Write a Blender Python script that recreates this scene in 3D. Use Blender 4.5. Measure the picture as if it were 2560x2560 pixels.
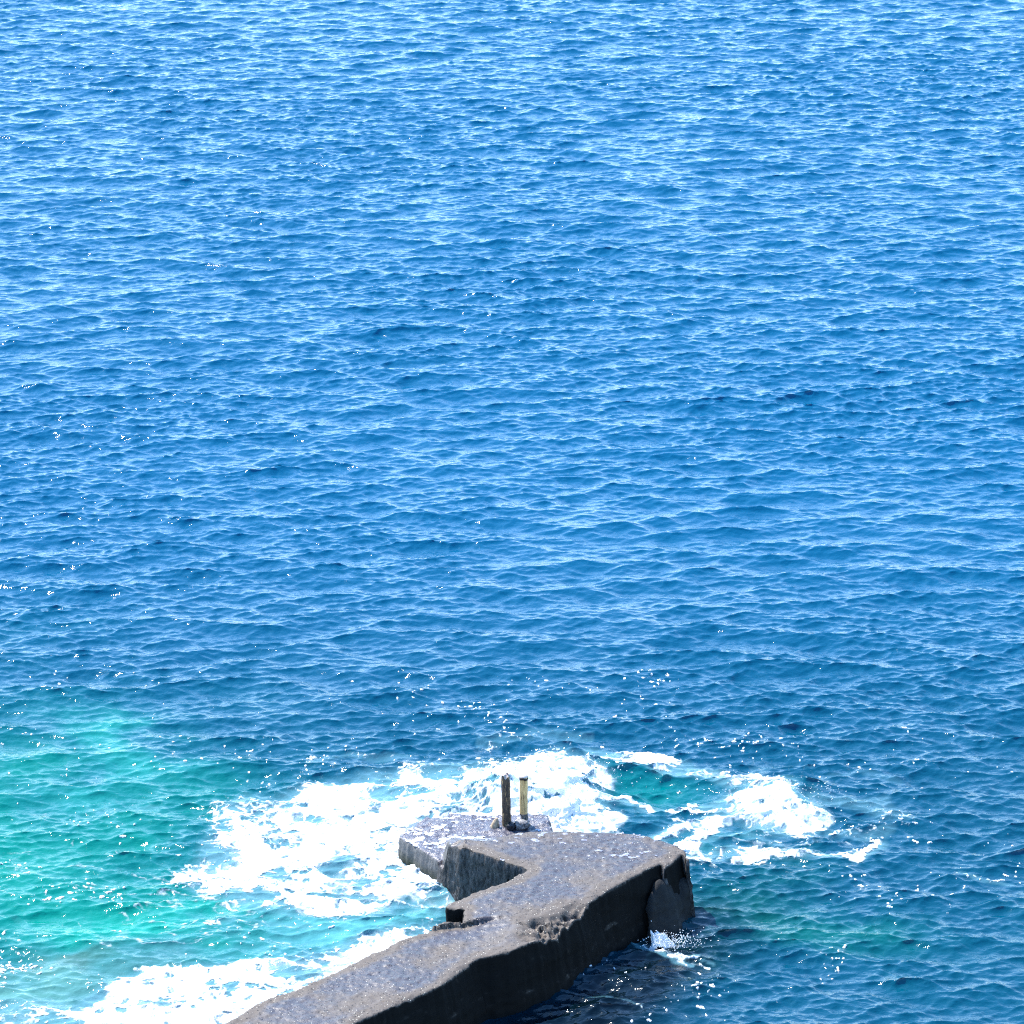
import bpy, math, random
import numpy as np
from mathutils import Vector
from mathutils.geometry import delaunay_2d_cdt

for o in list(bpy.data.objects):
    bpy.data.objects.remove(o)
S = bpy.context.scene
COL = S.collection

# ------------------------------------------------------------------ camera
F_PX, PITCH, CAM_H = 9000.0, math.radians(19.7), 38.0
cam = bpy.data.cameras.new('camera')
cam.sensor_width = 36.0
cam.lens = 36.0 * F_PX / 2560.0
cam.clip_start, cam.clip_end = 1.0, 20000.0
camo = bpy.data.objects.new('camera', cam)
COL.objects.link(camo)
camo.location = (0, 0, CAM_H)
camo.rotation_euler = (math.pi / 2 - PITCH, 0, 0)
S.camera = camo

# ------------------------------------------------------------------ light
SUN_EL, SUN_AZ = math.radians(53), math.radians(-42)      # azimuth from +Y towards +X
w = bpy.data.worlds.new('World')
S.world = w
w.use_nodes = True
wn = w.node_tree
sky = wn.nodes.new('ShaderNodeTexSky')
sky.sky_type = 'NISHITA'
sky.sun_disc = False
sky.sun_elevation = SUN_EL
sky.sun_rotation = SUN_AZ % (2 * math.pi)
sky.air_density, sky.dust_density, sky.ozone_density = 1.0, 0.4, 2.5
bg = wn.nodes['Background']
bg.inputs['Strength'].default_value = 0.15
tint = wn.nodes.new('ShaderNodeMix'); tint.data_type = 'RGBA'; tint.blend_type = 'MULTIPLY'
tint.inputs[0].default_value = 1.0
# deeper blue overhead, paler towards the horizon
tc = wn.nodes.new('ShaderNodeTexCoord'); sxyz = wn.nodes.new('ShaderNodeSeparateXYZ')
wn.links.new(tc.outputs['Generated'], sxyz.inputs[0])
gr = wn.nodes.new('ShaderNodeMapRange'); gr.interpolation_type = 'SMOOTHSTEP'
wn.links.new(sxyz.outputs['Z'], gr.inputs[0]); gr.inputs[1].default_value = .12; gr.inputs[2].default_value = .85
gm = wn.nodes.new('ShaderNodeMix'); gm.data_type = 'RGBA'
wn.links.new(gr.outputs[0], gm.inputs[0])
gm.inputs[6].default_value = (.92, 1.02, 1.10, 1); gm.inputs[7].default_value = (.45, .82, 1.10, 1)
wn.links.new(gm.outputs[2], tint.inputs[7])
wn.links.new(sky.outputs[0], tint.inputs[6])
wn.links.new(tint.outputs[2], bg.inputs[0])
sl = bpy.data.lights.new('sun', 'SUN')
sl.energy = 3.3
sl.angle = math.radians(0.5)
sl.color = (1.0, 0.95, 0.88)
so = bpy.data.objects.new('sun', sl)
COL.objects.link(so)
sdir = Vector((math.sin(SUN_AZ) * math.cos(SUN_EL), math.cos(SUN_AZ) * math.cos(SUN_EL), math.sin(SUN_EL)))
so.rotation_euler = (-sdir).to_track_quat('-Z', 'Y').to_euler()
so.location = (-30, 60, 80)
S.view_settings.view_transform = 'Standard'
S.view_settings.look = 'None'
S.view_settings.exposure = 1.7
S.view_settings.gamma = 1.0
S.cycles.use_denoising = False
S.cycles.pixel_filter_type = 'BLACKMAN_HARRIS'
S.cycles.filter_width = 1.15

# ------------------------------------------------------------------ helpers
def at(px, py, z=0.0):
    u = (px - 1280) / F_PX
    v = -(py - 1280) / F_PX
    dy = math.cos(PITCH) + v * math.sin(PITCH)
    dz = -math.sin(PITCH) + v * math.cos(PITCH)
    t = (z - CAM_H) / dz
    return (u * t, dy * t)

def plan(x, y, z=0.0):
    """map chart used to lay out foam and shoals on the sea plane"""
    h = z - CAM_H
    d = y * math.cos(PITCH) - h * math.sin(PITCH)
    up = y * math.sin(PITCH) + h * math.cos(PITCH)
    return 1280 + F_PX * x / d, 1280 - F_PX * up / d

def spec_field(n, tile, lo, hi, seed, power=0.0):
    """periodic gaussian field with wavelengths between lo and hi metres, unit rms"""
    r = np.random.default_rng(seed)
    k = np.fft.fftfreq(n, tile / n)
    kx, ky = np.meshgrid(k, k)
    kk = np.hypot(kx, ky) + 1e-9
    a = np.where((kk > 1 / hi) & (kk < 1 / lo), kk ** (-power - 1), 0)
    f = np.fft.ifft2(np.fft.fft2(r.standard_normal((n, n))) * a).real
    return (f / f.std()).astype(np.float32)

def samp(f, tile, x, y):
    n = f.shape[0]
    u = (x / tile * n) % n
    v = (y / tile * n) % n
    i = np.floor(u).astype(np.int32); j = np.floor(v).astype(np.int32)
    a = (u - i).astype(np.float32); b = (v - j).astype(np.float32)
    i %= n; j %= n
    i1 = (i + 1) % n; j1 = (j + 1) % n
    return (f[j, i] * (1 - a) + f[j, i1] * a) * (1 - b) + (f[j1, i] * (1 - a) + f[j1, i1] * a) * b

def smooth(a, b, x):
    t = np.clip((x - a) / (b - a), 0, 1)
    return t * t * (3 - 2 * t)

N_A = spec_field(512, 40.0, 0.8, 14.0, 11, 0.8)
N_B = spec_field(512, 12.0, 0.08, 3.0, 12, 0.9)
N_C = spec_field(512, 5.0, 0.03, 0.4, 13, 0.5)
def na(x, y): return samp(N_A, 40.0, x, y)
def nb(x, y): return samp(N_B, 12.0, x, y)
def nc(x, y): return samp(N_C, 5.0, x, y)

def worley(x, y, cell, seed):
    """F1, F2 distances in cell units and the id value of the nearest cell"""
    gx = np.floor(x / cell).astype(np.int64); gy = np.floor(y / cell).astype(np.int64)
    f1 = np.full(x.shape, 9.0); f2 = np.full(x.shape, 9.0); idv = np.zeros(x.shape)
    def h(a, b, s):
        q = (a * 374761393 + b * 668265263 + s * 1442695041 + seed * 97531) & 0xffffffff
        q = ((q ^ (q >> 13)) * 1274126177) & 0xffffffff
        q = q ^ (q >> 16)
        return (q & 0xffff) / 65536.0
    for dx in (-1, 0, 1):
        for dy in (-1, 0, 1):
            a = gx + dx; b = gy + dy
            d = np.hypot(a + h(a, b, 1) - x / cell, b + h(a, b, 2) - y / cell)
            m = d < f1
            f2 = np.where(m, f1, np.minimum(f2, d))
            idv = np.where(m, h(a, b, 3), idv)
            f1 = np.where(m, d, f1)
    return f1, f2, idv

def mesh_obj(name, verts, faces, mat=None, parent=None, smooth_shade=True, link=True):
    me = bpy.data.meshes.new(name)
    verts = np.ascontiguousarray(verts, dtype=np.float32)
    if isinstance(faces, np.ndarray):
        nf, k = faces.shape
        me.vertices.add(len(verts)); me.vertices.foreach_set('co', verts.ravel())
        me.loops.add(nf * k); me.loops.foreach_set('vertex_index', faces.astype(np.int32).ravel())
        me.polygons.add(nf)
        me.polygons.foreach_set('loop_start', np.arange(0, nf * k, k, dtype=np.int32))
        me.update(calc_edges=True)
    else:
        me.from_pydata(verts.tolist(), [], faces)
        me.update()
    if smooth_shade:
        me.polygons.foreach_set('use_smooth', np.ones(len(me.polygons), dtype=bool))
    o = bpy.data.objects.new(name, me)
    if mat: me.materials.append(mat)
    if link: COL.objects.link(o)
    if parent: o.parent = parent
    return o

def attr(o, name, data):
    a = o.data.attributes.new(name, 'FLOAT' if data.ndim == 1 else 'FLOAT_COLOR', 'POINT')
    if data.ndim == 1:
        a.data.foreach_set('value', data.astype(np.float32))
    else:
        c = np.ones((len(data), 4), np.float32); c[:, :3] = data
        a.data.foreach_set('color', c.ravel())

def tag(o, label=None, cat=None, group=None, kind=None):
    if label: o['label'] = label
    if cat: o['category'] = cat
    if group: o['group'] = group
    if kind: o['kind'] = kind
    return o

def empty(name, loc):
    o = bpy.data.objects.new(name, None)
    o.location = loc
    o.empty_display_size = 0.2
    COL.objects.link(o)
    return o

class NT:
    """tiny node-tree writer"""
    def __init__(s, name):
        s.m = bpy.data.materials.new(name); s.m.use_nodes = True
        s.t = s.m.node_tree; s.p = s.t.nodes['Principled BSDF']
        s.co = s.t.nodes.new('ShaderNodeNewGeometry').outputs['Position']
    def n(s, typ, **kw):
        nd = s.t.nodes.new(typ)
        for k, v in kw.items():
            if k == 'op': nd.operation = v
            elif k in ('Vector', 'Scale', 'Detail', 'Roughness', 'Strength', 'Distance', 'Height', 'Distortion', 'Lacunarity', 'Randomness', 'Normal', 'Fac', 'Value'):
                s.set(nd.inputs[k], v)
            else: setattr(nd, k, v)
        return nd
    def set(s, inp, v):
        if isinstance(v, bpy.types.NodeSocket): s.t.links.new(v, inp)
        else: inp.default_value = v
    def noise(s, scale, detail=4, rough=.6, vec=None, dist=0):
        return s.n('ShaderNodeTexNoise', Vector=vec or s.co, Scale=scale, Detail=detail, Roughness=rough, Distortion=dist).outputs['Fac']
    def vor(s, scale, vec=None, feature='F1'):
        return s.n('ShaderNodeTexVoronoi', Vector=vec or s.co, Scale=scale, feature=feature)
    def math(s, op, a, b=0.0, c=None):
        nd = s.t.nodes.new('ShaderNodeMath'); nd.operation = op
        s.set(nd.inputs[0], a); s.set(nd.inputs[1], b)
        if c is not None: s.set(nd.inputs[2], c)
        return nd.outputs[0]
    def ramp(s, x, a, b, lo=0.0, hi=1.0):
        nd = s.t.nodes.new('ShaderNodeMapRange'); nd.interpolation_type = 'SMOOTHSTEP'
        s.set(nd.inputs[0], x); s.set(nd.inputs[1], a); s.set(nd.inputs[2], b); s.set(nd.inputs[3], lo); s.set(nd.inputs[4], hi)
        return nd.outputs[0]
    def mix(s, f, a, b):
        nd = s.t.nodes.new('ShaderNodeMix'); nd.data_type = 'RGBA'
        s.set(nd.inputs[0], f)
        s.set(nd.inputs[6], a if isinstance(a, bpy.types.NodeSocket) else (*a, 1))
        s.set(nd.inputs[7], b if isinstance(b, bpy.types.NodeSocket) else (*b, 1))
        return nd.outputs[2]
    def at(s, name):
        nd = s.t.nodes.new('ShaderNodeAttribute'); nd.attribute_name = name
        return nd
    def map(s, vec, scale):
        nd = s.t.nodes.new('ShaderNodeMapping'); s.set(nd.inputs['Vector'], vec); nd.inputs['Scale'].default_value = scale
        return nd.outputs[0]
    def bump(s, h, strength, dist, normal=None):
        nd = s.t.nodes.new('ShaderNodeBump'); s.set(nd.inputs['Height'], h)
        nd.inputs['Strength'].default_value = strength; nd.inputs['Distance'].default_value = dist
        if normal is not None: s.set(nd.inputs['Normal'], normal)
        return nd.outputs[0]
    def out(s, **kw):
        for k, v in kw.items():
            k = {'color': 'Base Color', 'rough': 'Roughness', 'normal': 'Normal', 'ior': 'IOR', 'spec': 'Specular IOR Level', 'metal': 'Metallic', 'alpha': 'Alpha', 'tint': 'Specular Tint'}[k]
            if isinstance(v, tuple) and len(v) == 3: v = (*v, 1)
            s.set(s.p.inputs[k], v)
        return s.m

# ------------------------------------------------------------------ materials
def mat_water():
    s = NT('sea_water')
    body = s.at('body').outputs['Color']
    n1 = s.noise(5.0, 3, .6, vec=s.map(s.co, (.75, 1.0, 1)))
    n2 = s.noise(15.0, 2, .6, vec=s.map(s.co, (.7, 1, 1)))
    h = s.math('ADD', s.math('MULTIPLY', n1, 1.0), s.math('MULTIPLY', n2, .35))
    nrm = s.bump(h, 1.0, 0.022)
    return s.out(color=body, rough=0.05, normal=nrm, ior=1.333)

def mat_foam():
    s = NT('sea_foam')
    th = s.at('thick').outputs['Fac']
    n = s.noise(14, 5, .7)
    n2 = s.noise(45, 3, .7)
    f = s.ramp(s.math('ADD', th, s.math('MULTIPLY', s.math('SUBTRACT', n, .5), .6)), -.02, .36)
    c = s.mix(f, (.34, .50, .54), (.72, .74, .745))
    nrm = s.bump(s.math('ADD', n, s.math('MULTIPLY', n2, .5)), .6, .03)
    al = s.ramp(s.math('ADD', th, s.math('MULTIPLY', s.math('SUBTRACT', n2, .5), .16)), 0.0, .34)
    return s.out(color=c, rough=.6, normal=nrm, spec=.25, alpha=al)

def mat_deck():
    s = NT('worn_wet_concrete')
    geo = s.t.nodes.new('ShaderNodeNewGeometry')
    sep = s.t.nodes.new('ShaderNodeSeparateXYZ'); s.t.links.new(geo.outputs['Normal'], sep.inputs[0])
    up = s.ramp(sep.outputs['Z'], .35, .8)
    edge = s.at('edge').outputs['Fac']
    big = s.noise(.8, 4, .55)
    mid = s.noise(6, 5, .65)
    fine = s.noise(55, 3, .7)
    v = s.vor(15); v2 = s.vor(34)
    wet = s.ramp(s.math('ADD', big, s.math('MULTIPLY', edge, -.42)), .28, .56)
    dry_c = s.mix(mid, (.064, .048, .035), (.140, .106, .076))
    wet_c = s.mix(mid, (.029, .022, .023), (.072, .058, .060))
    top = s.mix(wet, dry_c, wet_c)
    gr = s.ramp(s.n('ShaderNodeSeparateColor').inputs[0] and fine, .35, .62) if False else s.ramp(fine, .36, .6)
    top = s.mix(s.math('MULTIPLY', s.math('SUBTRACT', 1.0, gr), s.math('SUBTRACT', .6, s.math('MULTIPLY', wet, .35))), top, (.05, .04, .035))
    # sparse dark holes and pale shell grains
    sc = s.n('ShaderNodeSeparateColor'); s.t.links.new(v.outputs['Color'], sc.inputs[0])
    hole = s.math('MULTIPLY', s.ramp(v.outputs['Distance'], .34, .22), s.math('GREATER_THAN', s.math('ADD', sc.outputs[0], s.math('MULTIPLY', mid, .5)), .80))
    top = s.mix(hole, top, (.02, .015, .012))
    sc2 = s.n('ShaderNodeSeparateColor'); s.t.links.new(v2.outputs['Color'], sc2.inputs[0])
    shell = s.math('MULTIPLY', s.ramp(v2.outputs['Distance'], .45, .3), s.math('GREATER_THAN', s.math('SUBTRACT', sc2.outputs[1], s.math('MULTIPLY', wet, .03)), .95))
    top = s.mix(shell, top, (.62, .55, .42))
    # vertical sides: dark concrete with their shade painted in, horizontal pour lines
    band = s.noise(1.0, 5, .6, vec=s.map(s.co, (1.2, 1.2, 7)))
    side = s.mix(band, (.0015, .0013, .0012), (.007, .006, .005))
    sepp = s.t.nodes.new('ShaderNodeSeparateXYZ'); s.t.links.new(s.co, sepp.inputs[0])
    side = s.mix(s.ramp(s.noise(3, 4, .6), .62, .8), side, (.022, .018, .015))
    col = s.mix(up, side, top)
    rough = s.math('ADD', s.math('MULTIPLY', wet, -.36), s.math('ADD', .66, s.math('MULTIPLY', mid, .15)))
    rough = s.math('MAXIMUM', rough, s.math('MULTIPLY', s.math('SUBTRACT', 1.0, up), .85))
    hb = s.math('ADD', s.math('MULTIPLY', mid, .6), s.math('ADD', s.math('MULTIPLY', fine, .35), s.math('MULTIPLY', hole, -.5)))
    hb = s.math('ADD', hb, s.math('MULTIPLY', shell, .3))
    return s.out(color=col, rough=rough, normal=s.bump(hb, .8, .022), spec=s.ramp(up, 0, 1, .15, .5))

def mat_ledge():
    s = NT('rough_wave_washed_concrete')
    geo = s.t.nodes.new('ShaderNodeNewGeometry')
    sep = s.t.nodes.new('ShaderNodeSeparateXYZ'); s.t.links.new(geo.outputs['Normal'], sep.inputs[0])
    up = s.ramp(sep.outputs['Z'], .5, .85)
    mid = s.noise(5, 5, .65); fine = s.noise(50, 4, .7)
    ln = s.noise(9, 4, .6, vec=s.map(s.co, (1, 1, .35)), dist=1.5)
    side = s.mix(ln, (.03, .029, .027), (.17, .16, .15))
    sepp = s.t.nodes.new('ShaderNodeSeparateXYZ'); s.t.links.new(s.co, sepp.inputs[0])
    side = s.mix(s.ramp(sepp.outputs['Z'], .30, .0), side, (.03, .032, .018))
    top = s.mix(mid, (.04, .04, .055), (.12, .11, .13))
    top = s.mix(s.ramp(fine, .56, .7), top, (.32, .26, .2))
    col = s.mix(up, side, top)
    h = s.math('ADD', s.math('MULTIPLY', mid, .5), s.math('ADD', s.math('MULTIPLY', fine, .4), ln))
    return s.out(color=col, rough=s.math('SUBTRACT', .75, s.math('MULTIPLY', up, .5)), normal=s.bump(h, .9, .025))

def mat_simple(name, a, b, scale, rough, bump=.5, dist=.01, zs=1.0, c3=None, t3=(.6, .7)):
    s = NT(name)
    n = s.noise(scale, 5, .65, vec=s.map(s.co, (1, 1, zs)))
    c = s.mix(s.ramp(n, .35, .65), a, b)
    if c3: c = s.mix(s.ramp(s.noise(scale * 2.3, 4, .7, vec=s.map(s.co, (1, 1, zs * .7))), *t3), c, c3)
    return s.out(color=c, rough=rough, normal=s.bump(s.noise(scale * 5, 4, .7, vec=s.map(s.co, (1, 1, zs))), bump, dist))

M_water, M_foam, M_deck, M_ledge = mat_water(), mat_foam(), mat_deck(), mat_ledge()
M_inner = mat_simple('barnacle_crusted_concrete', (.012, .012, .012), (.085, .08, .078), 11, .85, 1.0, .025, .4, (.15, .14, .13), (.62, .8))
M_film = mat_simple('foam_film', (.40, .41, .48), (.62, .64, .70), 20, .4)
M_faint = mat_simple('faint_wash_film', (.17, .16, .19), (.32, .32, .36), 20, .3)

# ------------------------------------------------------------------ the sea
def wave_maps(n, tile, lo, hi, peak, wind, spread, rms_slope, chop, seed, ex=-1.9):
    r = np.random.default_rng(seed)
    k = np.fft.fftfreq(n, tile / n) * 2 * np.pi
    kx, ky = np.meshgrid(k, k)
    kk = np.hypot(kx, ky); kk[0, 0] = 1
    lam = 2 * np.pi / kk
    c = (kx * math.cos(wind) + ky * math.sin(wind)) / kk
    kp = 2 * np.pi / peak
    amp = np.exp(-.7 * (kp / kk) ** 2) * kk ** ex
    amp = amp * (spread + (1 - spread) * np.abs(c) ** 3)
    amp = np.where(c < 0, amp * .35, amp)
    amp = amp * smooth(lo * .7, lo, lam) * (1 - smooth(hi, hi * 1.3, lam))
    amp[0, 0] = 0
    z = (r.standard_normal((n, n)) + 1j * r.standard_normal((n, n))) * amp
    h = np.fft.ifft2(z).real
    sx = np.fft.ifft2(1j * kx * z).real; sy = np.fft.ifft2(1j * ky * z).real
    g = rms_slope / math.sqrt((sx ** 2 + sy ** 2).mean())
    dx = np.fft.ifft2(1j * kx / kk * z).real * chop; dy = np.fft.ifft2(1j * ky / kk * z).real * chop
    return [(a * g).astype(np.float32) for a in (h, dx, dy)]

WIND = math.radians(-88)
CAS = [  # maps, tile, rotation, shortest wavelength kept
    (wave_maps(1024, 171.0, 1.1, 16.0, 2.9, WIND, .12, .158, 1.25, 3, -1.8), 171.0, 0.0, 1.1),
    (wave_maps(1024, 31.0, .28, 1.1, 1.0, WIND - .35 + .06, .15, .215, 1.1, 4, -1.75), 31.0, .35, .28),
    (wave_maps(512, 7.3, .09, .28, .25, WIND + .5 - .08, .3, .15, .8, 5), 7.3, -.5, .09),
]
# local swell: px, py on the plan, radii in metres, height
SWELL = [(1400, 1985, 1.6, 1.1, .34), (1290, 2005, 1.3, .9, .42), (1640, 1978, 1.3, 1.3, -.18), (1960, 2000, 1.6, 1.2, .25),
         (1120, 2000, 1.2, .6, .2), (1560, 1935, 2.2, .7, .25)]

def sea(x, y, cell):
    X = x.copy(); Y = y.copy(); Z = np.zeros_like(x)
    # fetch is broken close to the jetty: gustier, patchy ripples everywhere
    gust = np.clip(1.0 + .15 * na(x * .35, y * .35 + 7), .5, 1.6)
    cpx, cpy = plan(x, np.maximum(y, 30))
    gust = gust * (1 + .38 * np.clip(blob(cpx, cpy, 1500, 2250, 1000, 480), 0, 1) * (y > 40))
    for (h, dx, dy), tile, rot, lmin in CAS:
        c, s_ = math.cos(rot), math.sin(rot)
        u = c * x + s_ * y; v = -s_ * x + c * y
        wgt = 1 - smooth(.35, 1.3, cell / (lmin * 2.0))
        if lmin < 1: wgt = wgt * gust
        a = samp(dx, tile, u, v) * wgt; b = samp(dy, tile, u, v) * wgt
        X += (c * a - s_ * b); Y += (s_ * a + c * b)
        Z += samp(h, tile, u, v) * wgt
    for px, py, rx, ry, hh in SWELL:
        cx, cy = at(px, py)
        q = ((x - cx) / rx) ** 2 + ((y - cy) / ry) ** 2
        Z += hh * np.exp(-q) * (1 + .18 * nb(x, y))
    return X, Y, Z

# --- foam plan (chart coordinates), each: points, density, soft edge, inner width (strokes)
POLYS = [
    ([(470,2165),(515,2110),(550,2065),(535,2020),(620,1998),(700,2012),(800,1975),(900,1948),(1020,1925),(1130,1908),(1250,1905),
      (1330,1872),(1410,1868),(1490,1900),(1520,1950),(1470,2000),(1500,2040),(1490,2090),(1330,2110),(1100,2200),(1180,2260),
      (1090,2300),(1010,2265),(960,2300),(850,2312),(700,2290),(600,2250),(500,2195)], .945, 66),
    ([(150,2570),(200,2515),(300,2455),(400,2425),(600,2418),(750,2400),(880,2360),(1000,2325),(1100,2330),(900,2480),(700,2620),(300,2620)], .95, 50),
    ([(-60,2500),(120,2490),(260,2540),(260,2640),(-60,2640)], .66, 25),
    ([(1820,1962),(1900,1945),(2000,1965),(2090,2015),(2110,2045),(2050,2078),(1920,2075),(1800,2035),(1740,2020)], .96, 48),
]
STROKES = [
    ([(1470,2010),(1620,2014),(1740,2008),(1850,1975)], 14, .88),
    ([(1560,2092),(1700,2052),(1850,2022)], 24, .88),
    ([(1680,2140),(1715,2110),(1752,2075),(1765,2045)], 33, .94),
    ([(1720,2142),(1830,2122),(1960,2122),(2060,2140),(2180,2155),(2235,2120)], 19, .80),
    ([(1900,2110),(2000,2140),(2100,2150)], 18, .55),
    ([(1730,2150),(1850,2140)], 10, .6),
    ([(1490,1885),(1620,1908),(1740,1925),(1840,1955),(1900,1960)], 27, .80),
    ([(1480,1975),(1560,1990),(1640,1990)], 8, .5),
    ([(2060,1990),(2200,2015),(2240,2050)], 30, .62),
    ([(2080,2080),(2180,2100),(2230,2090)], 20, .6), ([(1760,2100),(1850,2085),(1960,2095)], 14, .62),
    ([(2040,1950),(2130,1925),(2220,1950)], 14, .5),
    ([(1880,1930),(2030,1920)], 10, .5),
    ([(800,1910),(900,1885),(1020,1895)], 14, .58),
    ([(1180,1850),(1330,1838),(1500,1850)], 16, .55),
    ([(330,2310),(300,2330),(290,2350)], 14, .6),
    ([(540,2290),(640,2300),(760,2330)], 12, .55),
    ([(230,2010),(330,2005),(380,2015)], 9, .55), ([(180,2170),(330,2110),(500,2080)], 8, .42),
    ([(60,2180),(160,2200)], 14, .45), ([(20,2290),(110,2330)], 12, .45),
    ([(10,2360),(120,2400),(260,2400)], 10, .42),
    ([(1600,2345),(1650,2372),(1700,2385),(1760,2375)], 10, .8),
    ([(1690,2390),(1740,2400)], 7, .75), ([(1760,2392),(1800,2400)], 5, .7),
    ([(1480,2505),(1530,2498),(1600,2500)], 3, .6),
    ([(2380,2195),(2440,2205),(2520,2200)], 6, .6),
    ([(2180,2060),(2260,2070),(2300,2055)], 8, .5),
]

HOLES = [(792,2060,50,13,.45),(773,2023,45,12,.4),(848,2142,38,15,.5),(717,2179,42,15,.5),(829,2165,34,12,.4),(671,2233,55,20,.4),(787,2223,40,15,.4),
    (633,2247,35,13,.35),(591,2214,22,14,.4),(953,1997,38,18,.6),(1046,1992,48,11,.5),(1090,1943,55,13,.6),(983,1929,22,12,.5),(1216,1977,60,24,.35),
    (1085,2245,70,26,.35),(953,2284,60,20,.3),(900,2200,40,12,.3),(560,2140,40,20,.3),(1010,2150,25,12,.25),(560,2480,70,14,.3),(730,2440,60,12,.35),(420,2520,60,14,.3)]

def foam_density(px, py):
    """solid-foam density on the plan, 0..1"""
    d = np.zeros_like(px)
    for pts, dens, soft in POLYS:
        P = np.array(pts, float); inside = np.zeros(px.shape, bool); dist = np.full(px.shape, 1e9)
        for a, b in zip(P, np.roll(P, -1, 0)):
            e = b - a; t = np.clip(((px - a[0]) * e[0] + (py - a[1]) * e[1]) / (e @ e), 0, 1)
            dist = np.minimum(dist, np.hypot(px - a[0] - t * e[0], (py - a[1] - t * e[1]) * 1.7))
            c = ((a[1] > py) != (b[1] > py)) & (px < (b[0] - a[0]) * (py - a[1]) / (b[1] - a[1] + 1e-9) + a[0])
            inside ^= c
        sd = np.where(inside, dist, -dist)
        d = np.maximum(d, dens * smooth(-soft * 1.3, soft, sd))
    for pts, wid, dens in STROKES:
        dist = np.full(px.shape, 1e9)
        for a, b in zip(np.array(pts[:-1], float), np.array(pts[1:], float)):
            e = b - a; t = np.clip(((px - a[0]) * e[0] + (py - a[1]) * e[1]) / (e @ e), 0, 1)
            dist = np.minimum(dist, np.hypot(px - a[0] - t * e[0], (py - a[1] - t * e[1]) * 1.6))
        d = np.maximum(d, dens * (1 - smooth(wid * .4, wid * 1.9, dist)))
    return d

def blob(px, py, cx, cy, rx, ry, rot=0.0):
    c, s_ = math.cos(math.radians(rot)), math.sin(math.radians(rot))
    u = c * (px - cx) + s_ * (py - cy); v = -s_ * (px - cx) + c * (py - cy)
    return np.exp(-((u / rx) ** 2 + (v / ry) ** 2) ** 1.0)

def foam_mask(x, y):
    px, py = plan(x, y)
    wx = na(x, y) * 24 + nb(x, y) * 17; wy = na(x + 9, y + 4) * 13 + nb(x + 3, y + 5) * 8
    d = foam_density(px + wx, py + wy)
    for hx, hy, ra, rb, hs in HOLES: d = d - hs * blob(px + wx * .6, py + wy * .5, hx, hy, ra, rb)
    holes = samp(N_A, 40.0, x * 2.1 + 3, y * 1.6)
    d = np.clip(d - .18 * smooth(-.3, 1.6, holes) - .30 * smooth(.9, 1.7, samp(N_B, 12.0, x * 1.1 + 1, y * 1.25 + 6)) * (d < .95) , 0, 1)
    xx = x + .10 * nb(x * .8, y * .8) + .02 * nc(x, y); yy = y + .12 * nb(x * .8 + 5, y * .8 + 2) + .02 * nc(x + 1, y)
    f1, f2, idv = worley(xx * .62, yy * .95, .27, 5)
    g1, g2, idw = worley(xx + 3, yy * .9, .15, 9)
    lace = (f2 - f1) * .65 + .35 * (g2 - g1) + .25 * (idv - .5)     # 0 on the strands
    thr = -.22 + 1.16 * d ** 1.7
    m = (thr - lace) + .04 * nc(x, y) + .08 * nb(x, y)
    m = np.maximum(m, .22 * smooth(.45, .85, d) * (.5 + .35 * nb(x * .5 + 2, y * .9)) + .02 * nc(x, y) - .01)
    m = np.where(d < .02, -1, m)
    # scattered flecks and glitter of broken foam
    fl = (.52 * blob(px, py, 320, 2150, 420, 230) + .9 * blob(px, py, 1350, 1880, 620, 80) + .6 * blob(px, py, 1300, 1750, 420, 70)
          + .75 * 0.6 * blob(px, py, 2150, 2080, 430, 190) + .8 * blob(px, py, 1720, 2420, 260, 110) + .75 * blob(px, py, 80, 2430, 330, 120)
          + .5 * blob(px, py, 2480, 2250, 260, 120) + .9 * blob(px, py, 700, 2300, 300, 60) + .4 * blob(px, py, 100, 1750, 300, 90))
    fx = samp(N_B, 12.0, x * .9, y * 1.1 + 2) * .45 + samp(N_C, 5.0, x * .8, y * 1.25) * 1.05 + .5 * na(x * 2, y * 2)
    fm = fx - (3.35 - 1.0 * np.clip(fl, 0, 1.2))
    fs = blob(px, py, 300, 2180, 380, 180) + blob(px, py, 650, 2320, 350, 60) + blob(px, py, 80, 2480, 330, 120) + .8 * blob(px, py, 1950, 2110, 300, 60)
    st = np.abs(samp(N_B, 12.0, x * .42 + .04 * nb(x, y) + 3, y * 1.05 + .3 * na(x, y)))
    gate = smooth(.55, 1.6, na(x * .8 + 4, y * 1.3) + .9 * np.clip(fs, 0, 1.2) - .3 + .5 * nb(x * .7, y * .7 + 9)) * (fs > .08)
    fm = np.maximum(fm, (.30 * gate - st) - .10 + .05 * nc(x, y))
    return np.maximum(m, np.where(fl > .12, fm * .8, -1)), d, px, py

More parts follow.
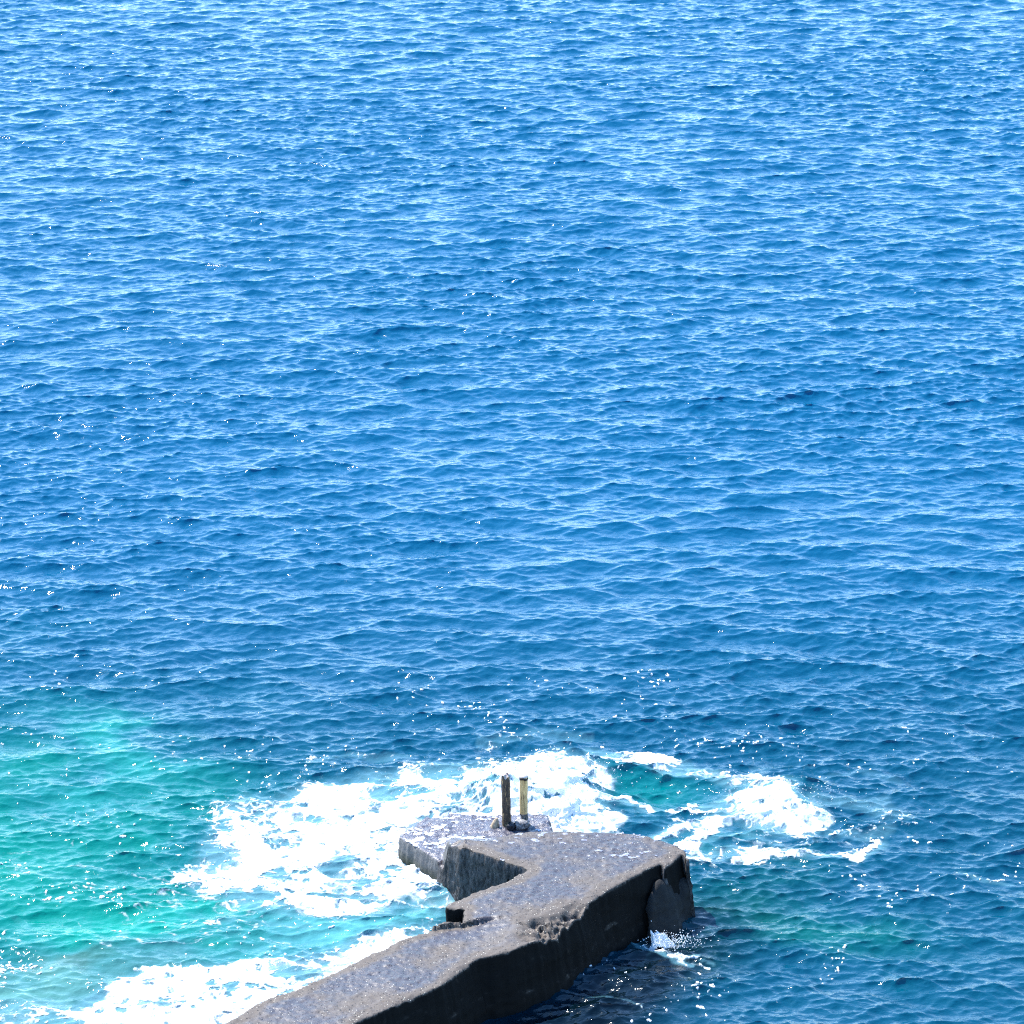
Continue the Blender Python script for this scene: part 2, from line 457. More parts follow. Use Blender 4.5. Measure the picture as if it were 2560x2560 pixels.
def shoal_and_shade_colour(x, y, z, px, py, d):  # sea body colour: shoals, aerated water, and the jetty wall's painted shade
    lin = lambda c: np.array([((v / 255) / 12.92 if v / 255 <= .04045 else ((v / 255 + .055) / 1.055) ** 2.4) for v in c])
    wx = na(x, y) * 70 + nb(x * .6, y * .6) * 30; wy = na(x + 11, y + 3) * 45 + nb(x * .6 + 5, y * .6) * 18
    qx, qy = px + wx, py + wy
    col = np.tile(np.array([.0, .067, .138]), (len(x), 1))
    # nearer water is a little greener than the open sea
    near = smooth(1150, 2100, py)[:, None]
    col = col * (1 - near) + np.array([.0, .048, .083]) * near
    def lay(wt, c):
        nonlocal col
        wt = np.clip(wt, 0, 1)[:, None]
        col = col * (1 - wt) + .62 * np.array(c) * wt
    T = (.0, .27, .195)
    lay(.80 * blob(qx, qy, -60, 2090, 640, 290, 8), T)
    lay(.55 * blob(qx, qy, 320, 1935, 140, 50, 5), (.02, .38, .30))
    lay(.95 * blob(qx, qy, 300, 2260, 480, 170), T)
    lay(.7 * blob(qx, qy, 420, 2310, 230, 60), (.01, .42, .30))
    lay(.9 * blob(qx, qy, 900, 2370, 330, 55, -8), (.12, .46, .45))
    lay(.7 * blob(qx, qy, 50, 2520, 420, 90), (.16, .42, .33))
    lay(.25 * blob(qx, qy, 240, 2450, 90, 25, -20) , (.16, .15, .05))
    lay(.25 * blob(qx, qy, 60, 2440, 70, 20, 10), (.12, .12, .05))
    lay(.75 * blob(px, py, 1620, 1975, 170, 40, 4), (.0, .23, .21))
    lay(.7 * blob(qx, qy, 1800, 2070, 200, 45), (.04, .26, .28))
    lay(.7 * blob(qx, qy, 1560, 2040, 120, 30), (.03, .20, .26))
    lay(.6 * blob(qx, qy, 2020, 2340, 300, 85, 5), (.0, .17, .12))
    lay(.5 * blob(qx, qy, 1850, 2260, 260, 80), (.0, .13, .13))
    lay(.55 * blob(qx, qy, 1700, 2290, 60, 45), (.02, .09, .06))
    lay(1.25 * blob(px, py, 1560, 2475, 330, 105, -30), (.001, .007, .012))  # wall's shadow and reflection painted into the water as a dark patch
    lay(1.0 * blob(px, py, 1380, 2560, 260, 70), (.001, .006, .010))  # same painted shade, carried on along the wall towards the camera
    # aerated water under and around the foam
    lay(.85 * smooth(.3, .95, d), (.14, .34, .38))
    # glow of light through thin crests, painted in as greener body colour
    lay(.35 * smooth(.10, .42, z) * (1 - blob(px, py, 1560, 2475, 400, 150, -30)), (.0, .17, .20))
    return col

def axis(segs):
    out = [segs[0][0]]
    for a, b, s0, s1 in segs:
        v = out[-1]
        while v < b - 1e-6:
            t = min(1.0, max(0.0, (v - a) / (b - a)))
            v += s0 * (s1 / s0) ** t
            out.append(v)
    return np.array(out)

ys = axis([(40, 67, .5, .06), (67, 100, .038, .048), (100, 200, .048, .13), (200, 330, .16, 2.0), (330, 4200, 2.0, 260)])
ys = np.concatenate([[-2500, -1200, -500, -200, -80, -20, 10, 25], ys[(ys > 30)]])
xs_r = axis([(0, 16, .037, .040), (16, 33, .045, .065), (33, 60, .1, 1.2), (60, 3800, 1.5, 260)])
xs = np.concatenate([-xs_r[:0:-1], xs_r])
nx, ny = len(xs), len(ys)
print('sea grid', nx, ny, nx * ny)
gx, gy = np.meshgrid(xs, ys)
cx_, cy_ = np.meshgrid(np.gradient(xs), np.gradient(ys))
cell = np.maximum(cx_, cy_).ravel()
gx = gx.ravel(); gy = gy.ravel()
X, Y, Z = sea(gx, gy, cell)
far = np.hypot(gx, gy) > 900
idx = np.arange(nx * ny, dtype=np.int32).reshape(ny, nx)
faces = np.stack([idx[:-1, :-1], idx[:-1, 1:], idx[1:, 1:], idx[1:, :-1]], -1).reshape(-1, 4)
water = mesh_obj('water', np.stack([X, Y, Z], 1), faces, M_water)
px, py = plan(gx, np.maximum(gy, 30))
px = np.where(gy < 40, -9999, px)
region = (px > -400) & (px < 2960) & (py > 1600) & (py < 2900)
dd = np.zeros_like(gx)
wx = na(gx[region], gy[region]) * 22; wy = na(gx[region] + 9, gy[region] + 4) * 12
dd[region] = foam_density(px[region] + wx, py[region] + wy)
attr(water, 'body', shoal_and_shade_colour(gx, gy, Z, px, py, dd))
tag(water, 'deep blue choppy sea turning turquoise over shoals near the jetty', None, kind='structure')
del faces, X, Y, Z

# --- foam lying on the sea, as a thin lumpy sheet of its own
fx = np.arange(-15.5, 15.5, .018); fy = np.concatenate([np.arange(68.5, 84, .028), np.arange(84, 97, .036)])
gx, gy = [a.ravel() for a in np.meshgrid(fx, fy)]
m, d, px, py = foam_mask(gx, gy)
fcell = np.full(gx.shape, .045)
X, Y, Z = sea(gx, gy, fcell)
thick = np.clip(m, 0, 1)
Z2 = Z + .008 + .045 * smooth(0, .5, thick) * .5 + .006 * nc(gx, gy) * smooth(0.05, .5, thick)
idx = np.arange(len(gx), dtype=np.int32).reshape(len(fy), len(fx))
q = np.stack([idx[:-1, :-1], idx[:-1, 1:], idx[1:, 1:], idx[1:, :-1]], -1).reshape(-1, 4)
keep = (m[q] > 0).sum(1) >= 2
q = q[keep]
used = np.unique(q); remap = np.full(len(gx), -1, np.int32); remap[used] = np.arange(len(used))
Z2 = np.where(m <= 0, Z - .004, Z2)
foam = mesh_obj('sea_foam', np.stack([X, Y, Z2], 1)[used], remap[q], M_foam)
attr(foam, 'thick', thick[used])
tag(foam, 'white churning surf foam spread over the water around the jetty', 'foam', kind='stuff')
print('foam verts', len(used))

# ------------------------------------------------------------------ the jetty
def densify(pts, step, jit, seed, offs=None):
    r = np.random.default_rng(seed)
    P = np.array(pts, float); out = []; off = []
    n = len(P)
    O = np.array(offs, float) if offs is not None else np.zeros_like(P)
    for i in range(n):
        a, b = P[i], P[(i + 1) % n]; L = np.hypot(*(b - a)); k = max(1, int(round(L / step)))
        for j in range(k):
            t = j / k
            out.append(a + (b - a) * t); off.append(O[i] + (O[(i + 1) % n] - O[i]) * t)
    Q = np.array(out)
    for _ in range(3):                                   # worn, rounded corners
        Q = .5 * Q + .25 * (np.roll(Q, 1, 0) + np.roll(Q, -1, 0))
    T = np.roll(Q, -1, 0) - np.roll(Q, 1, 0); T /= np.hypot(T[:, 0], T[:, 1])[:, None] + 1e-9
    Nn = np.stack([T[:, 1], -T[:, 0]], 1)                # outward for counter-clockwise outlines
    Q = Q + Nn * (jit * nb(Q[:, 0] * 1.7, Q[:, 1] * 1.7) + jit * .9 * nc(Q[:, 0], Q[:, 1]))[:, None]
    return Q, Nn, np.array(off)

def ccw(pts):
    a = sum(p[0] * q_[1] - q_[0] * p[1] for p, q_ in zip(pts, pts[1:] + pts[:1]))
    return list(pts) if a > 0 else list(pts)[::-1]

def edge_dist(x, y, Q):
    d = np.full(x.shape, 1e9)
    for i in range(0, len(Q), 64):
        c = Q[i:i + 64]
        d = np.minimum(d, np.hypot(x[:, None] - c[:, 0], y[:, None] - c[:, 1]).min(1))
    return d

def solid(pts, step, ztop, bottom, batter, rows, jit=.02, seed=1, offs=None, rough_side=.03, round_r=.07):
    """a cast block: triangulated top, weathered sides; returns verts, faces, edge attribute"""
    Q, Nn, off = densify(pts, step, jit, seed, offs)
    lo, hi = Q.min(0), Q.max(0)
    gx, gy = [a.ravel() for a in np.meshgrid(np.arange(lo[0], hi[0], step), np.arange(lo[1], hi[1], step))]
    r = np.random.default_rng(seed)
    gx = gx + r.uniform(-.3, .3, gx.shape) * step; gy = gy + r.uniform(-.3, .3, gy.shape) * step
    ins = np.zeros(gx.shape, bool)
    for a, b in zip(Q, np.roll(Q, -1, 0)):
        ins ^= ((a[1] > gy) != (b[1] > gy)) & (gx < (b[0] - a[0]) * (gy - a[1]) / (b[1] - a[1] + 1e-12) + a[0])
    gx, gy = gx[ins], gy[ins]
    k = edge_dist(gx, gy, Q) > step * .6
    gx, gy = gx[k], gy[k]
    n = len(Q)
    V = [Vector(v) for v in Q] + [Vector((a, b)) for a, b in zip(gx, gy)]
    vo, _, fo, ov, _, _ = delaunay_2d_cdt(V, [(i, (i + 1) % n) for i in range(n)], [], 1, 1e-6)
    vv = np.array([tuple(v) for v in vo])
    where = {a: k_ for k_, l_ in enumerate(ov) for a in l_}
    rim = np.array([where[i] for i in range(n)])
    ed = edge_dist(vv[:, 0], vv[:, 1], Q); ed[rim] = 0
    z = ztop(vv[:, 0], vv[:, 1], ed)
    wear = np.clip(1 - ed / (round_r * (1 + .5 * np.clip(nb(vv[:, 0] * 2, vv[:, 1] * 2), -1, 2))), 0, 1)
    z = z - round_r * .6 * wear ** 2
    top = np.column_stack([vv, z]); F = [tuple(f) for f in fo]
    verts = [top]; prev = rim; base = len(top); zt = z[rim]
    bat = batter(Nn)
    for kk in range(1, rows + 1):
        t = kk / rows
        zz = zt + (bottom - zt) * t
        dep = (zt - zz)
        s3 = Q[:, 0] * Nn[:, 1] - Q[:, 1] * Nn[:, 0] if False else np.cumsum(np.full(n, step))
        nzs = rough_side * (nb(s3 * .9, zz * 1.6 + 3) + .5 * nb(s3 * .5 + 4, zz * 4.5) + .35 * nc(s3, zz * 1.5)) * min(1, t * 6)
        bulge = min(1.0, t * rows / 2) * round_r * .35
        P = Q + Nn * (bat * dep + nzs + bulge)[:, None] + off * t
        verts.append(np.column_stack([P, zz]))
        cur = np.arange(n) + base
        for i in range(n):
            j = (i + 1) % n
            F.append((prev[j], prev[i], cur[i], cur[j]))
        prev = cur; base += n
    Vv = np.concatenate(verts)
    e = np.zeros(len(Vv)); e[:len(ed)] = 1 - smooth(0, .45, ed); e[len(ed):] = 1
    e = e * (1 - smooth(78.1, 78.8, Vv[:, 1]))
    return Vv, [tuple(int(a) for a in f) for f in F], e

D = 1.4
def A(px, py, z=D): return at(px, py, z)
DZ = .12
left_walk = [A(1114, 2312, D - DZ), A(1007, 2349, D - DZ), A(900, 2399, D - DZ), A(745, 2471, D - DZ), A(652, 2503, D - DZ), A(559, 2560, D - DZ)]
ext = np.array(left_walk[-1]) + (np.array(left_walk[-1]) - np.array(left_walk[0])) * 1.0
rw = [A(861, 2560), A(900, 2537), A(1095, 2457), A(1192, 2386), A(1280, 2371), A(1327, 2352), A(1392, 2325), A(1420, 2302), A(1446, 2285), A(1471, 2257), A(1539, 2215), A(1603, 2182), A(1654, 2157), A(1661, 2170), A(1704, 2132), A(1722, 2148)]
ext2 = np.array(rw[0]) - (np.array(rw[8]) - np.array(rw[0])) * .9
outline = [tuple(ext), tuple(ext2)] + rw + [(4.12, 78.2), (3.95, 78.55), A(1652, 2099), A(1571, 2082), A(1450, 2079), A(1330, 2077), A(1262, 2088), A(1200, 2098), (-1.15, 78.95),
    (-1.45, 79.45), (-1.80, 79.52), (-1.74, 79.22), A(1151, 2116), A(1200, 2131), A(1212, 2134), A(1213, 2138), A(1262, 2154), A(1310, 2168), A(1318, 2175), A(1290, 2191), A(1262, 2207), A(1200, 2225), A(1166, 2238), A(1124, 2255), A(1115, 2266), A(1162, 2270), A(1157, 2300)] + left_walk
outline = ccw(outline)
cornerL = np.array(A(1151, 2114)); cdir = np.array([-1.75, 79.4]) - cornerL; clen = np.hypot(*cdir); cdir = cdir / clen
stA, stB = np.array(A(1114, 2306)), np.array(A(1231, 2293))
ero = [(A(1395, 2305), .55, .32, .17), (A(1340, 2330), .5, .30, .11), (A(1440, 2272), .35, .22, .10), (A(1345, 2305), .22, .16, .12)]
wd = np.array([.62, .785])                                # run of the walkway
def ztop_main(x, y, ed):
    z = np.full(x.shape, D) + .010 * na(x * 2, y * 2) + .007 * nb(x, y) + .006 * nc(x, y)
    s_ = (x - cornerL[0]) * cdir[0] + (y - cornerL[1]) * cdir[1]
    lf = s_ / clen
    left = (x < cornerL[0] + .12) & (y > 77.5)
    z = z - np.where(left, .92 * smooth(.05, 1.05, lf + .16 * nb(x * 1.4, y * 1.4)), 0) + np.where(left, .05 * nb(x * 3, y * 3), 0)
    # walkway lies one lift lower, the step dying out to the right
    L = stB - stA; ln = np.hypot(*L); L = L / ln
    al = (x - stA[0]) * L[0] + (y - stA[1]) * L[1]; pe = (x - stA[0]) * L[1] - (y - stA[1]) * L[0]   # pe > 0: seaward side of the step, towards the camera
    dz = DZ * (1 - smooth(ln * .3, ln * 1.5, al))
    z = z - np.where((y < 76.0) & (pe > 0), dz * smooth(0, .03, pe), 0)
    for (cx, cy), ra, rb, dep in ero:
        u = (x - cx) * wd[0] + (y - cy) * wd[1]; v = (x - cx) * wd[1] - (y - cy) * wd[0]
        qq = (u / ra) ** 2 + (v / rb) ** 2
        z = z - dep * np.exp(-qq ** 1.5 * .8) * (1 + .38 * nb(x * 2.5, y * 2.5) + .28 * nc(x, y))
    # crack opening on the worn side
    for (a, b) in ((A(1303, 2308), A(1338, 2315)), (A(1231, 2293), A(1160, 2302))):
        a, b = np.array(a), np.array(b); e = b - a; t = np.clip(((x - a[0]) * e[0] + (y - a[1]) * e[1]) / (e @ e), 0, 1)
        dd_ = np.hypot(x - a[0] - t * e[0], y - a[1] - t * e[1])
        z = z - .07 * np.exp(-(dd_ / .045) ** 2)
    # ragged lip all along
    z = z - .030 * (1 - smooth(0, .13, ed)) * np.clip(nb(x * 2.2, y * 2.2) + .5 * nc(x, y) - .3, 0, 3)
    return z
def batter_main(N): return np.where(N @ np.array([.75, -.66]) > .8, .22, .02)

root = empty('concrete_jetty', (at(1400, 2250, 0)[0], at(1400, 2250, 0)[1], 0))
tag(root, 'worn dark concrete jetty with a broken seaward head, surrounded by surf', 'jetty')
RL = np.array([root.location.x, root.location.y, 0.0])
Vv, F, e = solid(outline, .04, ztop_main, -1.2, batter_main, 44, jit=.011, seed=3, rough_side=.016, round_r=.035)
for (cx, cy), ra, rb, dep in ero: e = np.maximum(e, np.exp(-(((Vv[:, 0] - cx) ** 2 + (Vv[:, 1] - cy) ** 2) / .3)))
# walkway and head are separate parts, split along the construction joint
cen = np.array([Vv[list(f)].mean(0) for f in F])
jl = np.array([stA, np.array(A(1440, 2268))]); jd = jl[1] - jl[0]
side_ = (cen[:, 0] - jl[0][0]) * jd[1] - (cen[:, 1] - jl[0][1]) * jd[0]
nrm = np.zeros((len(Vv), 3))
for f in F:
    p = Vv[list(f)]; nn = np.cross(p[1] - p[0], p[2] - p[0]); 
    if len(f) == 4: nn = nn + np.cross(p[2] - p[0], p[3] - p[0])
    nrm[list(f)] += nn
nrm /= np.linalg.norm(nrm, axis=1)[:, None] + 1e-12
for nm, sel in (('walkway', side_ > 0), ('pier_head', side_ <= 0)):
    fs = [f for f, s_ in zip(F, sel) if s_]
    used = np.unique(np.concatenate([np.array(f) for f in fs])); rm = {int(u): i for i, u in enumerate(used)}
    o = mesh_obj(nm, Vv[used] - RL, [tuple(rm[a] for a in f) for f in fs], M_deck, root)
    attr(o, 'edge', e[used])
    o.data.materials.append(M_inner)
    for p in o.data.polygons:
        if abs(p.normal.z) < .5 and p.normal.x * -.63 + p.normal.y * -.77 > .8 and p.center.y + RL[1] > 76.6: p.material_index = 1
    o.data.normals_split_custom_set_from_vertices(nrm[used].tolist())

# low ledge behind and left of the head, the waves run over it
LZ = .50
def ledge_z(x, y):
    ramp = np.clip((81.0 - y) / (81.0 - 78.95), 0, 1)
    ramp = ramp * smooth(-1.72, -1.42, x + .06 * nb(x * 2, y * 2)) * (.94 + .03 * nb(x, y))
    return LZ + (D - .07 - LZ) * np.clip(ramp, 0, 1) + .02 * na(x * 2.5, y * 2.5) + .014 * nb(x * 1.3, y * 1.3) + .010 * nc(x, y)
ledge_pts = ccw([(-2.82, 81.02), at(1030, 2068, LZ), at(1064, 2044, LZ), at(1110, 2043, LZ), at(1123, 2032, LZ), at(1157, 2030, LZ), (-.2, 82.45), (.9, 82.3), (1.1, 80.6), (.9, 78.9), (-.95, 78.55), at(1086, 2150, .48), at(1040, 2120, LZ)])
Vv, F, e = solid(ledge_pts, .04, lambda x, y, ed: ledge_z(x, y), -1.0, lambda N: np.full(len(N), .03), 28, jit=.010, seed=5, rough_side=.02, round_r=.06)
o = mesh_obj('low_ledge', Vv - RL, F, M_ledge, root); attr(o, 'edge', e)
tag(o, 'low wave-washed ledge with pale rough side')

# battered footing at the outer corner
ft = ccw([(3.22, 76.78), (3.68, 77.20), (4.17, 77.74), (4.27, 78.10), (3.9, 78.3), (3.3, 77.6)])
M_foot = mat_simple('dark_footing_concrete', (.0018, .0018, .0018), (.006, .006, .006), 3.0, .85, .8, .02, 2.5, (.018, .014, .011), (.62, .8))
OFF = {3.22: (.0, -.72), 3.68: (.32, -.55), 4.17: (.14, -.25), 4.27: (.03, .0)}
offs = [OFF.get(p[0], (0, 0)) for p in ft]
Vv, F, e = solid(ft, .05, lambda x, y, ed: 1.08 - .16 * smooth(76.9, 78, y) + .05 * nb(x * 2, y * 2) - .14 * (1 - smooth(0, .15, ed)) * (1 + .5 * nb(x * 3, y * 3)), -.6, lambda N: np.full(len(N), .0), 26, jit=.02, seed=8, offs=offs, rough_side=.03, round_r=.1)
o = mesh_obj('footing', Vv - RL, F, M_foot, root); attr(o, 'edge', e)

# ------------------------------------------------------------------ posts on the ledge
def post(name, loc, r0, h, sides, seg, mat, radf, topf, offf=lambda t: (0, 0), loc_parent=None):
    vs, fs = [], []
    rows = 46
    for j in range(rows + 1):
        t = j / rows
        ox, oy = offf(t)
        for i in range(seg):
            a = 2 * math.pi * i / seg
            if sides:
                b = (a % (2 * math.pi / sides)) - math.pi / sides
                rr = r0 * math.cos(math.pi / sides) / math.cos(b)
            else: rr = r0
            rr *= radf(t, a)
            z = min(h * t, topf(a)) if t > .9 else h * t
            vs.append((rr * math.cos(a) + ox, rr * math.sin(a) + oy, z))
    for j in range(rows):
        for i in range(seg):
            k = (i + 1) % seg
            fs.append((j * seg + i, j * seg + k, (j + 1) * seg + k, (j + 1) * seg + i))
    rings = 4; last = rows * seg; zc = np.mean([v[2] for v in vs[-seg:]])
    for q_ in range(1, rings):
        f = 1 - q_ / rings
        base = len(vs)
        for i in range(seg):
            v = vs[rows * seg + i]
            vs.append((v[0] * f, v[1] * f, v[2] * f + (1 - f) * topf(None) + random.uniform(-.008, .008)))
        for i in range(seg):
            k = (i + 1) % seg
            fs.append((last + i, last + k, base + k, base + i))
        last = base
    vs.append((0, 0, topf(None))); c = len(vs) - 1
    for i in range(seg): fs.append((last + i, last + (i + 1) % seg, c))
    return vs, fs

random.seed(5)
P1 = at(1267, 2064, LZ); P2 = at(1309, 2058, LZ)
M_p1 = mat_simple('charred_weathered_timber', (.02, .014, .010), (.09, .06, .035), 9, .7, .8, .008, .35, (.46, .28, .11), (.53, .63))
M_p1t = mat_simple('splintered_pale_timber', (.30, .22, .17), (.62, .52, .45), 20, .8, .8, .01)
M_p2 = mat_simple('ochre_timber', (.50, .30, .11), (.78, .52, .22), 12, .6, .4, .006, .2, (.13, .07, .025), (.52, .66))
M_black = mat_simple('black_band', (.008, .006, .005), (.02, .015, .01), 15, .6)
M_cap = mat_simple('pale_cap', (.45, .33, .27), (.7, .6, .52), 25, .7)
M_grey = mat_simple('barnacled_grey_concrete', (.06, .06, .06), (.40, .38, .36), 22, .8, 1.0, .02)
M_dark = mat_simple('near_black_block', (.008, .008, .012), (.025, .024, .03), 18, .5, 1.0, .015)

r1 = empty('mooring_post', (P1[0], P1[1], LZ - .03))
tag(r1, 'dark charred eight-sided timber post with a splintered top, left of the ochre post', 'post', 'pair of old mooring posts on the jetty ledge')
topA = lambda a: 1.40 + (.03 if a is None else (.035 * math.sin(a * 2 + 1) + .03 * math.sin(a * 5) - .02))
vs, fs = post('p', None, .110, 1.42, 8, 32, None, lambda t, a: (1 + .02 * math.sin(t * 17 + a * 2) + .02 * math.sin(t * 41 + a * 3) - (.05 if t > .9 else 0)) * (1 + .04 * (1 - t)), topA, lambda t: (-.012 * t * 3, 0))
nside = 46 * 32
mesh_obj('shaft', vs, fs[:nside], M_p1, r1)
mesh_obj('broken_top', vs, fs[nside:], M_p1t, r1)
sp = np.array([(-.035, 0, 1.40), (.03, -.02, 1.40), (.02, .03, 1.40), (.0, .0, 1.475), (.03, .01, 1.45)])
mesh_obj('splinter', sp, [(0, 1, 4, 3), (1, 2, 4), (2, 0, 3, 4), (2, 1, 0)], mat_simple('rusty_splinter', (.25, .10, .08), (.4, .2, .15), 20, .8), r1, False)
vs, fs = post('b', None, .112, .16, 8, 24, None, lambda t, a: 1 + .06 * math.sin(5 * a + t * 9), lambda a: .16)
mesh_obj('collar', vs, fs, mat_simple('mossy_timber_foot', (.06, .055, .03), (.22, .19, .09), 20, .8), r1)

r2 = empty('mooring_post', (P2[0], P2[1], LZ - .03))
tag(r2, 'ochre round timber post with black band and pale domed top, right of the charred post', 'post', 'pair of old mooring posts on the jetty ledge')
def rad2(t, a):
    r_ = 1 + .02 * math.sin(t * 9 + a)
    if t < .24:
        k = (.24 - t) / .24
        r_ *= 1 - k * (.55 + .25 * math.sin(a * 3 + t * 30) + .15 * math.sin(a * 7 + t * 80))
    return max(.2, r_)
top2 = lambda a: 1.30
vs, fs = post('q', None, .104, 1.30, 0, 28, None, rad2, top2, lambda t: ((.045 * max(0, (.24 - t) / .24)), 0))
cut = int(46 * .24)
mesh_obj('shaft', vs, fs[cut * 28:46 * 28], M_p2, r2)
mesh_obj('rotten_foot', vs, fs[:cut * 28], mat_simple('rotten_timber', (.02, .017, .015), (.30, .28, .26), 24, .85, 1.0, .02), r2)
def ring(r0, z0, z1, seg=28, wob=.004):
    vs, fs = [], []
    for j, (rr, z) in enumerate(((r0 - .01, z0), (r0, z0 + .008), (r0, z1 - .008), (r0 - .01, z1))):
        for i in range(seg):
            a = 2 * math.pi * i / seg
            vs.append(((rr + wob * math.sin(5 * a + j)) * math.cos(a), (rr + wob * math.sin(5 * a + j)) * math.sin(a), z + .012 * math.sin(a * 3 + 1)))
    for j in range(3):
        for i in range(seg):
            fs.append((j * seg + i, j * seg + (i + 1) % seg, (j + 1) * seg + (i + 1) % seg, (j + 1) * seg + i))
    return vs, fs
vs, fs = ring(.111, 1.22, 1.29); mesh_obj('black_band', vs, fs, M_black, r2)
vs, fs = [], []
for j in range(7):
    b = j / 6 * math.pi / 2
    for i in range(24):
        a = 2 * math.pi * i / 24
        vs.append((.107 * math.cos(b) * math.cos(a), .107 * math.cos(b) * math.sin(a), 1.288 + .075 * math.sin(b) + .004 * math.sin(4 * a)))
for j in range(6):
    for i in range(24): fs.append((j * 24 + i, j * 24 + (i + 1) % 24, (j + 1) * 24 + (i + 1) % 24, (j + 1) * 24 + i))
mesh_obj('domed_cap', vs, fs, M_cap, r2)

def rock(name, loc, size, mat, seed, shear=(0, 0), label=None, cat=None, parent=None, sub=4, amp=.25):
    import bmesh
    bm = bmesh.new(); bmesh.ops.create_icosphere(bm, subdivisions=sub, radius=1)
    vs = np.array([v.co[:] for v in bm.verts])
    f = nb(vs[:, 0] * .8 + seed, vs[:, 1] * .8 + vs[:, 2] * .6) * amp * .5 + nc(vs[:, 0] * .6 + seed, vs[:, 2] * .6 + vs[:, 1] * .3) * amp * .2
    s_ = np.sign(vs) * np.abs(vs) ** .7
    vs = s_ * (1 + f)[:, None] * np.array(size)
    vs[:, 0] += shear[0] * vs[:, 2]; vs[:, 1] += shear[1] * vs[:, 2]
    for v, c in zip(bm.verts, vs): v.co = c
    me = bpy.data.meshes.new(name); bm.to_mesh(me); bm.free()
    for p in me.polygons: p.use_smooth = True
    me.materials.append(mat)
    o = bpy.data.objects.new(name, me); COL.objects.link(o); o.location = loc
    if parent: o.parent = parent
    if label: tag(o, label, cat)
    return o
c = at(1304, 2066, LZ)
rock('concrete_footing_stone', (c[0] + .02, c[1] - .02, LZ + .06), (.19, .17, .10), M_grey, 2, label='small grey barnacled block at the foot of the ochre post', cat='concrete block')
c = at(1278, 2070, LZ)
rock('dark_block', (c[0], c[1], LZ + .04), (.11, .12, .085), M_dark, 7, label='small dark block lying between the two post feet', cat='stone')  # near-black lump set between the post feet
c = at(1237, 2068, LZ)
# shark-fin stub: wide base leaning to a point on its right
M_stub = mat_simple('tan_stub_timber', (.22, .15, .09), (.50, .38, .24), 16, .8, .7, .012)
vs, fs = [], []
for j in range(13):
    t = j / 12
    for i in range(16):
        a = 2 * math.pi * i / 16
        rr = .115 * (1 - .75 * t ** 1.7) * (1 + .08 * math.sin(3 * a + t * 6) + .05 * math.sin(7 * a + 11 * t))
        vs.append((rr * math.cos(a) * (1.1 if math.cos(a) < 0 else .85) + .055 * t, rr * math.sin(a), .27 * t ** .9))
for j in range(12):
    for i in range(16): fs.append((j * 16 + i, j * 16 + (i + 1) % 16, (j + 1) * 16 + (i + 1) % 16, (j + 1) * 16 + i))
fs.append(tuple(range(12 * 16, 13 * 16)))
st = mesh_obj('post_stump', vs, fs, M_stub); st.location = (c[0], c[1], LZ - .02)
tag(st, 'short broken pointed tan stump on the ledge left of the charred post', 'stump')

# ------------------------------------------------------------------ water running over the ledge and slab
def wash(name, xr, yr, zf, maskf, label, mat):
    fx = np.arange(xr[0], xr[1], .02); fy = np.arange(yr[0], yr[1], .03)
    gx, gy = [a.ravel() for a in np.meshgrid(fx, fy)]
    m = maskf(gx, gy)
    idx = np.arange(len(gx), dtype=np.int32).reshape(len(fy), len(fx))
    q = np.stack([idx[:-1, :-1], idx[:-1, 1:], idx[1:, 1:], idx[1:, :-1]], -1).reshape(-1, 4)
    q = q[(m[q] > 0).sum(1) >= 2]
    z = zf(gx, gy) + .005 + .006 * smooth(0, .6, m)
    used = np.unique(q); remap = np.full(len(gx), -1, np.int32); remap[used] = np.arange(len(used))
    o = mesh_obj(name, np.stack([gx, gy, z], 1)[used], remap[q], mat)
    tag(o, label, 'foam', kind='stuff')
def inpoly(x, y, pts):
    r_ = np.zeros(x.shape, bool); P = np.array(pts)
    for a, b in zip(P, np.roll(P, -1, 0)):
        r_ ^= ((a[1] > y) != (b[1] > y)) & (x < (b[0] - a[0]) * (y - a[1]) / (b[1] - a[1] + 1e-12) + a[0])
    return r_
def m_ledge(x, y):
    s_ = .4 * samp(N_B, 12.0, x * .5, y * 1.3 + 4) + .5 * nc(x * .5, y * .9) + .3 * na(x * 2, y * 2 + 5)
    k = s_ - .95 + 1.5 * (1 - smooth(0, .35, 82.4 - y + .15 * nb(x, y))) + .9 * (1 - smooth(.0, .5, np.abs(y - 80.35 + .1 * nb(x, 0 * x)))) * .6
    return np.where(inpoly(x, y, ledge_pts), k, -1)
wash('ledge_foam', (-3, 1.2), (78.5, 82.6), ledge_z, m_ledge, 'thin streaks of foam draining over the low ledge around the posts', M_film)
def m_slab(x, y):
    s_ = .45 * samp(N_B, 12.0, x * .6 + 2, y * 2.2 + 4) + .7 * nc(x * .6, y * 1.2 + 1)
    k = s_ - 1.85 + 1.0 * np.exp(-((y - 79.15) / .22) ** 2)
    return np.where(inpoly(x, y, outline) & (y > 77.6) & (x > -.9), k, -1)
wash('slab_foam', (-1, 4), (77.5, 79.4), lambda x, y: ztop_main(x, y, np.ones_like(x)), m_slab, 'faint film of foam along the back edge of the raised jetty slab', M_faint)

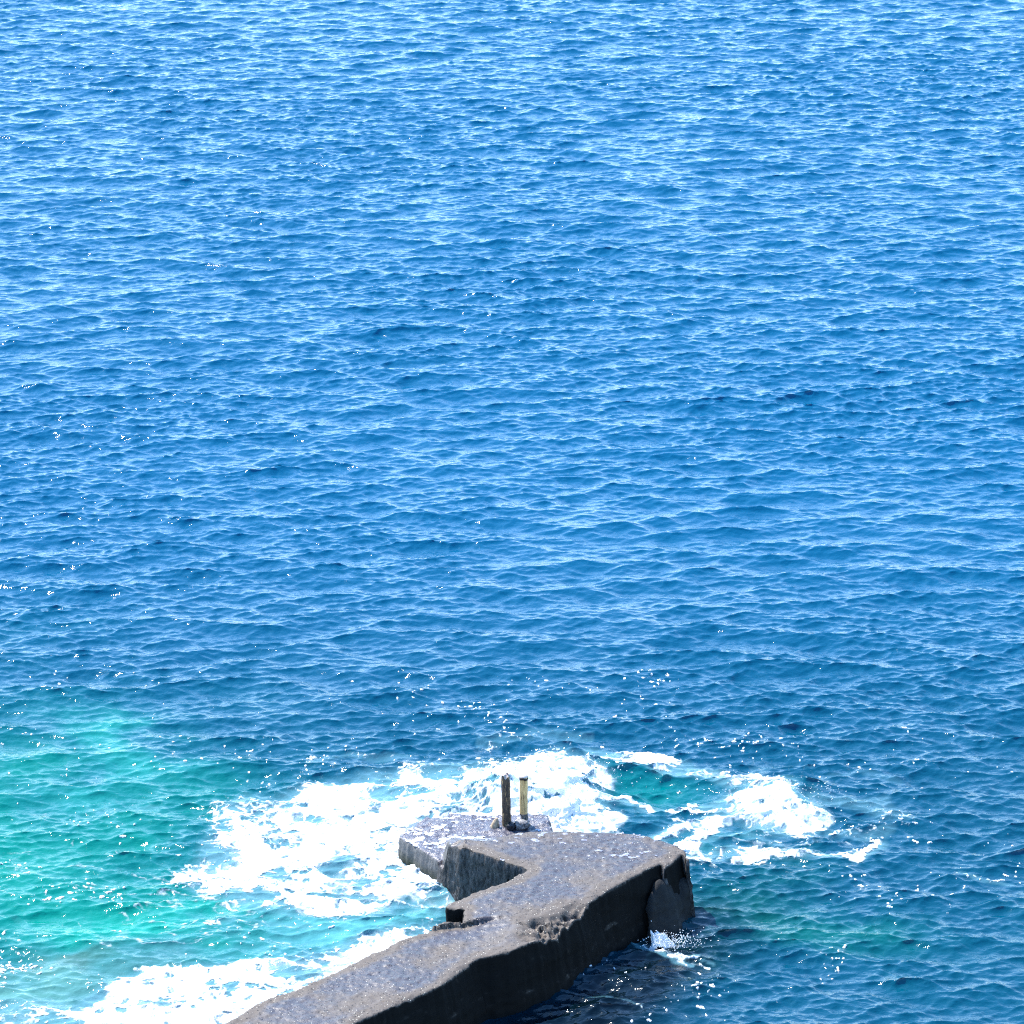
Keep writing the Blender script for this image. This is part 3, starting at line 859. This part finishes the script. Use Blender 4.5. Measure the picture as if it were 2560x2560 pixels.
# ------------------------------------------------------------------ breaking splash and droplets
def mound(name, cx, cy, rx, ry, h, seed, label, z0=0.0, lean=(0, 0)):
    fx = np.linspace(-1, 1, 150); gx, gy = np.meshgrid(fx, fx); gx = gx.ravel(); gy = gy.ravel()
    r_ = np.hypot(gx, gy) + .16 * samp(N_B, 12.0, gx + seed, gy) + .05 * nc(gx + seed, gy)
    env = np.clip(1 - r_, 0, 1)
    z = h * smooth(0, .75, env) * (1 + .16 * nb(gx * 1.6 + seed, gy * 1.6) + .05 * nc(gx * 1.4, gy * 1.4 + seed))
    x = cx + gx * rx + lean[0] * z; y = cy + gy * ry + lean[1] * z
    idx = np.arange(len(gx), dtype=np.int32).reshape(150, 150)
    q = np.stack([idx[:-1, :-1], idx[:-1, 1:], idx[1:, 1:], idx[1:, :-1]], -1).reshape(-1, 4)
    q = q[(env[q] > 0).sum(1) >= 2]
    used = np.unique(q); remap = np.full(len(gx), -1, np.int32); remap[used] = np.arange(len(used))
    o = mesh_obj(name, np.stack([x, y, z + z0], 1)[used], remap[q], M_foam); attr(o, 'thick', (.25 + env)[used])
    tag(o, label, 'splash', kind='stuff')
c = at(1660, 2362); mound('wall_splash', c[0], c[1] + .05, .38, .26, .34, 3, 'small white splash kicked up against the shaded jetty wall', -.13, (-.4, .1))
c = at(1390, 2040); mound('surf_mound', c[0] + .1, c[1] + .2, 1.7, 1.25, .42, 9, 'heaped white surf breaking behind the two posts', -.12)

import bmesh
def droplets(name, spots, label):
    r = np.random.default_rng(7); vs, fs = [], []
    b = np.array([(1, 0, 0), (-1, 0, 0), (0, 1, 0), (0, -1, 0), (0, 0, 1), (0, 0, -1)], float)
    ft_ = [(0, 2, 4), (2, 1, 4), (1, 3, 4), (3, 0, 4), (2, 0, 5), (1, 2, 5), (3, 1, 5), (0, 3, 5)]
    for (cx, cy, sx, sy, z0, hz, n, s0) in spots:
        for _ in range(n):
            p = np.array([cx + r.normal() * sx, cy + r.normal() * sy, z0 + abs(r.normal()) * hz]); s_ = s0 * r.uniform(.4, 1.5)
            k = len(vs); vs.extend((p + b * s_ * r.uniform(.6, 1.4, 3)).tolist()); fs.extend([tuple(i + k for i in f) for f in ft_])
    o = mesh_obj(name, vs, fs, M_foam); attr(o, 'thick', np.ones(len(vs))); tag(o, label, 'spray', kind='stuff')
a1 = at(1680, 2370); a2 = at(1390, 2000); a3 = at(1960, 2000); a4 = at(1130, 1990)
droplets('sea_spray', [(a1[0] + .1, a1[1], .35, .16, .08, .16, 420, .012), (a2[0], a2[1], .9, .6, .5, .18, 500, .012), (a3[0], a3[1], .9, .5, .2, .10, 260, .012), (a4[0], a4[1], .9, .4, .3, .1, 200, .011)],
         'fine white spray droplets thrown up by the surf around the jetty')
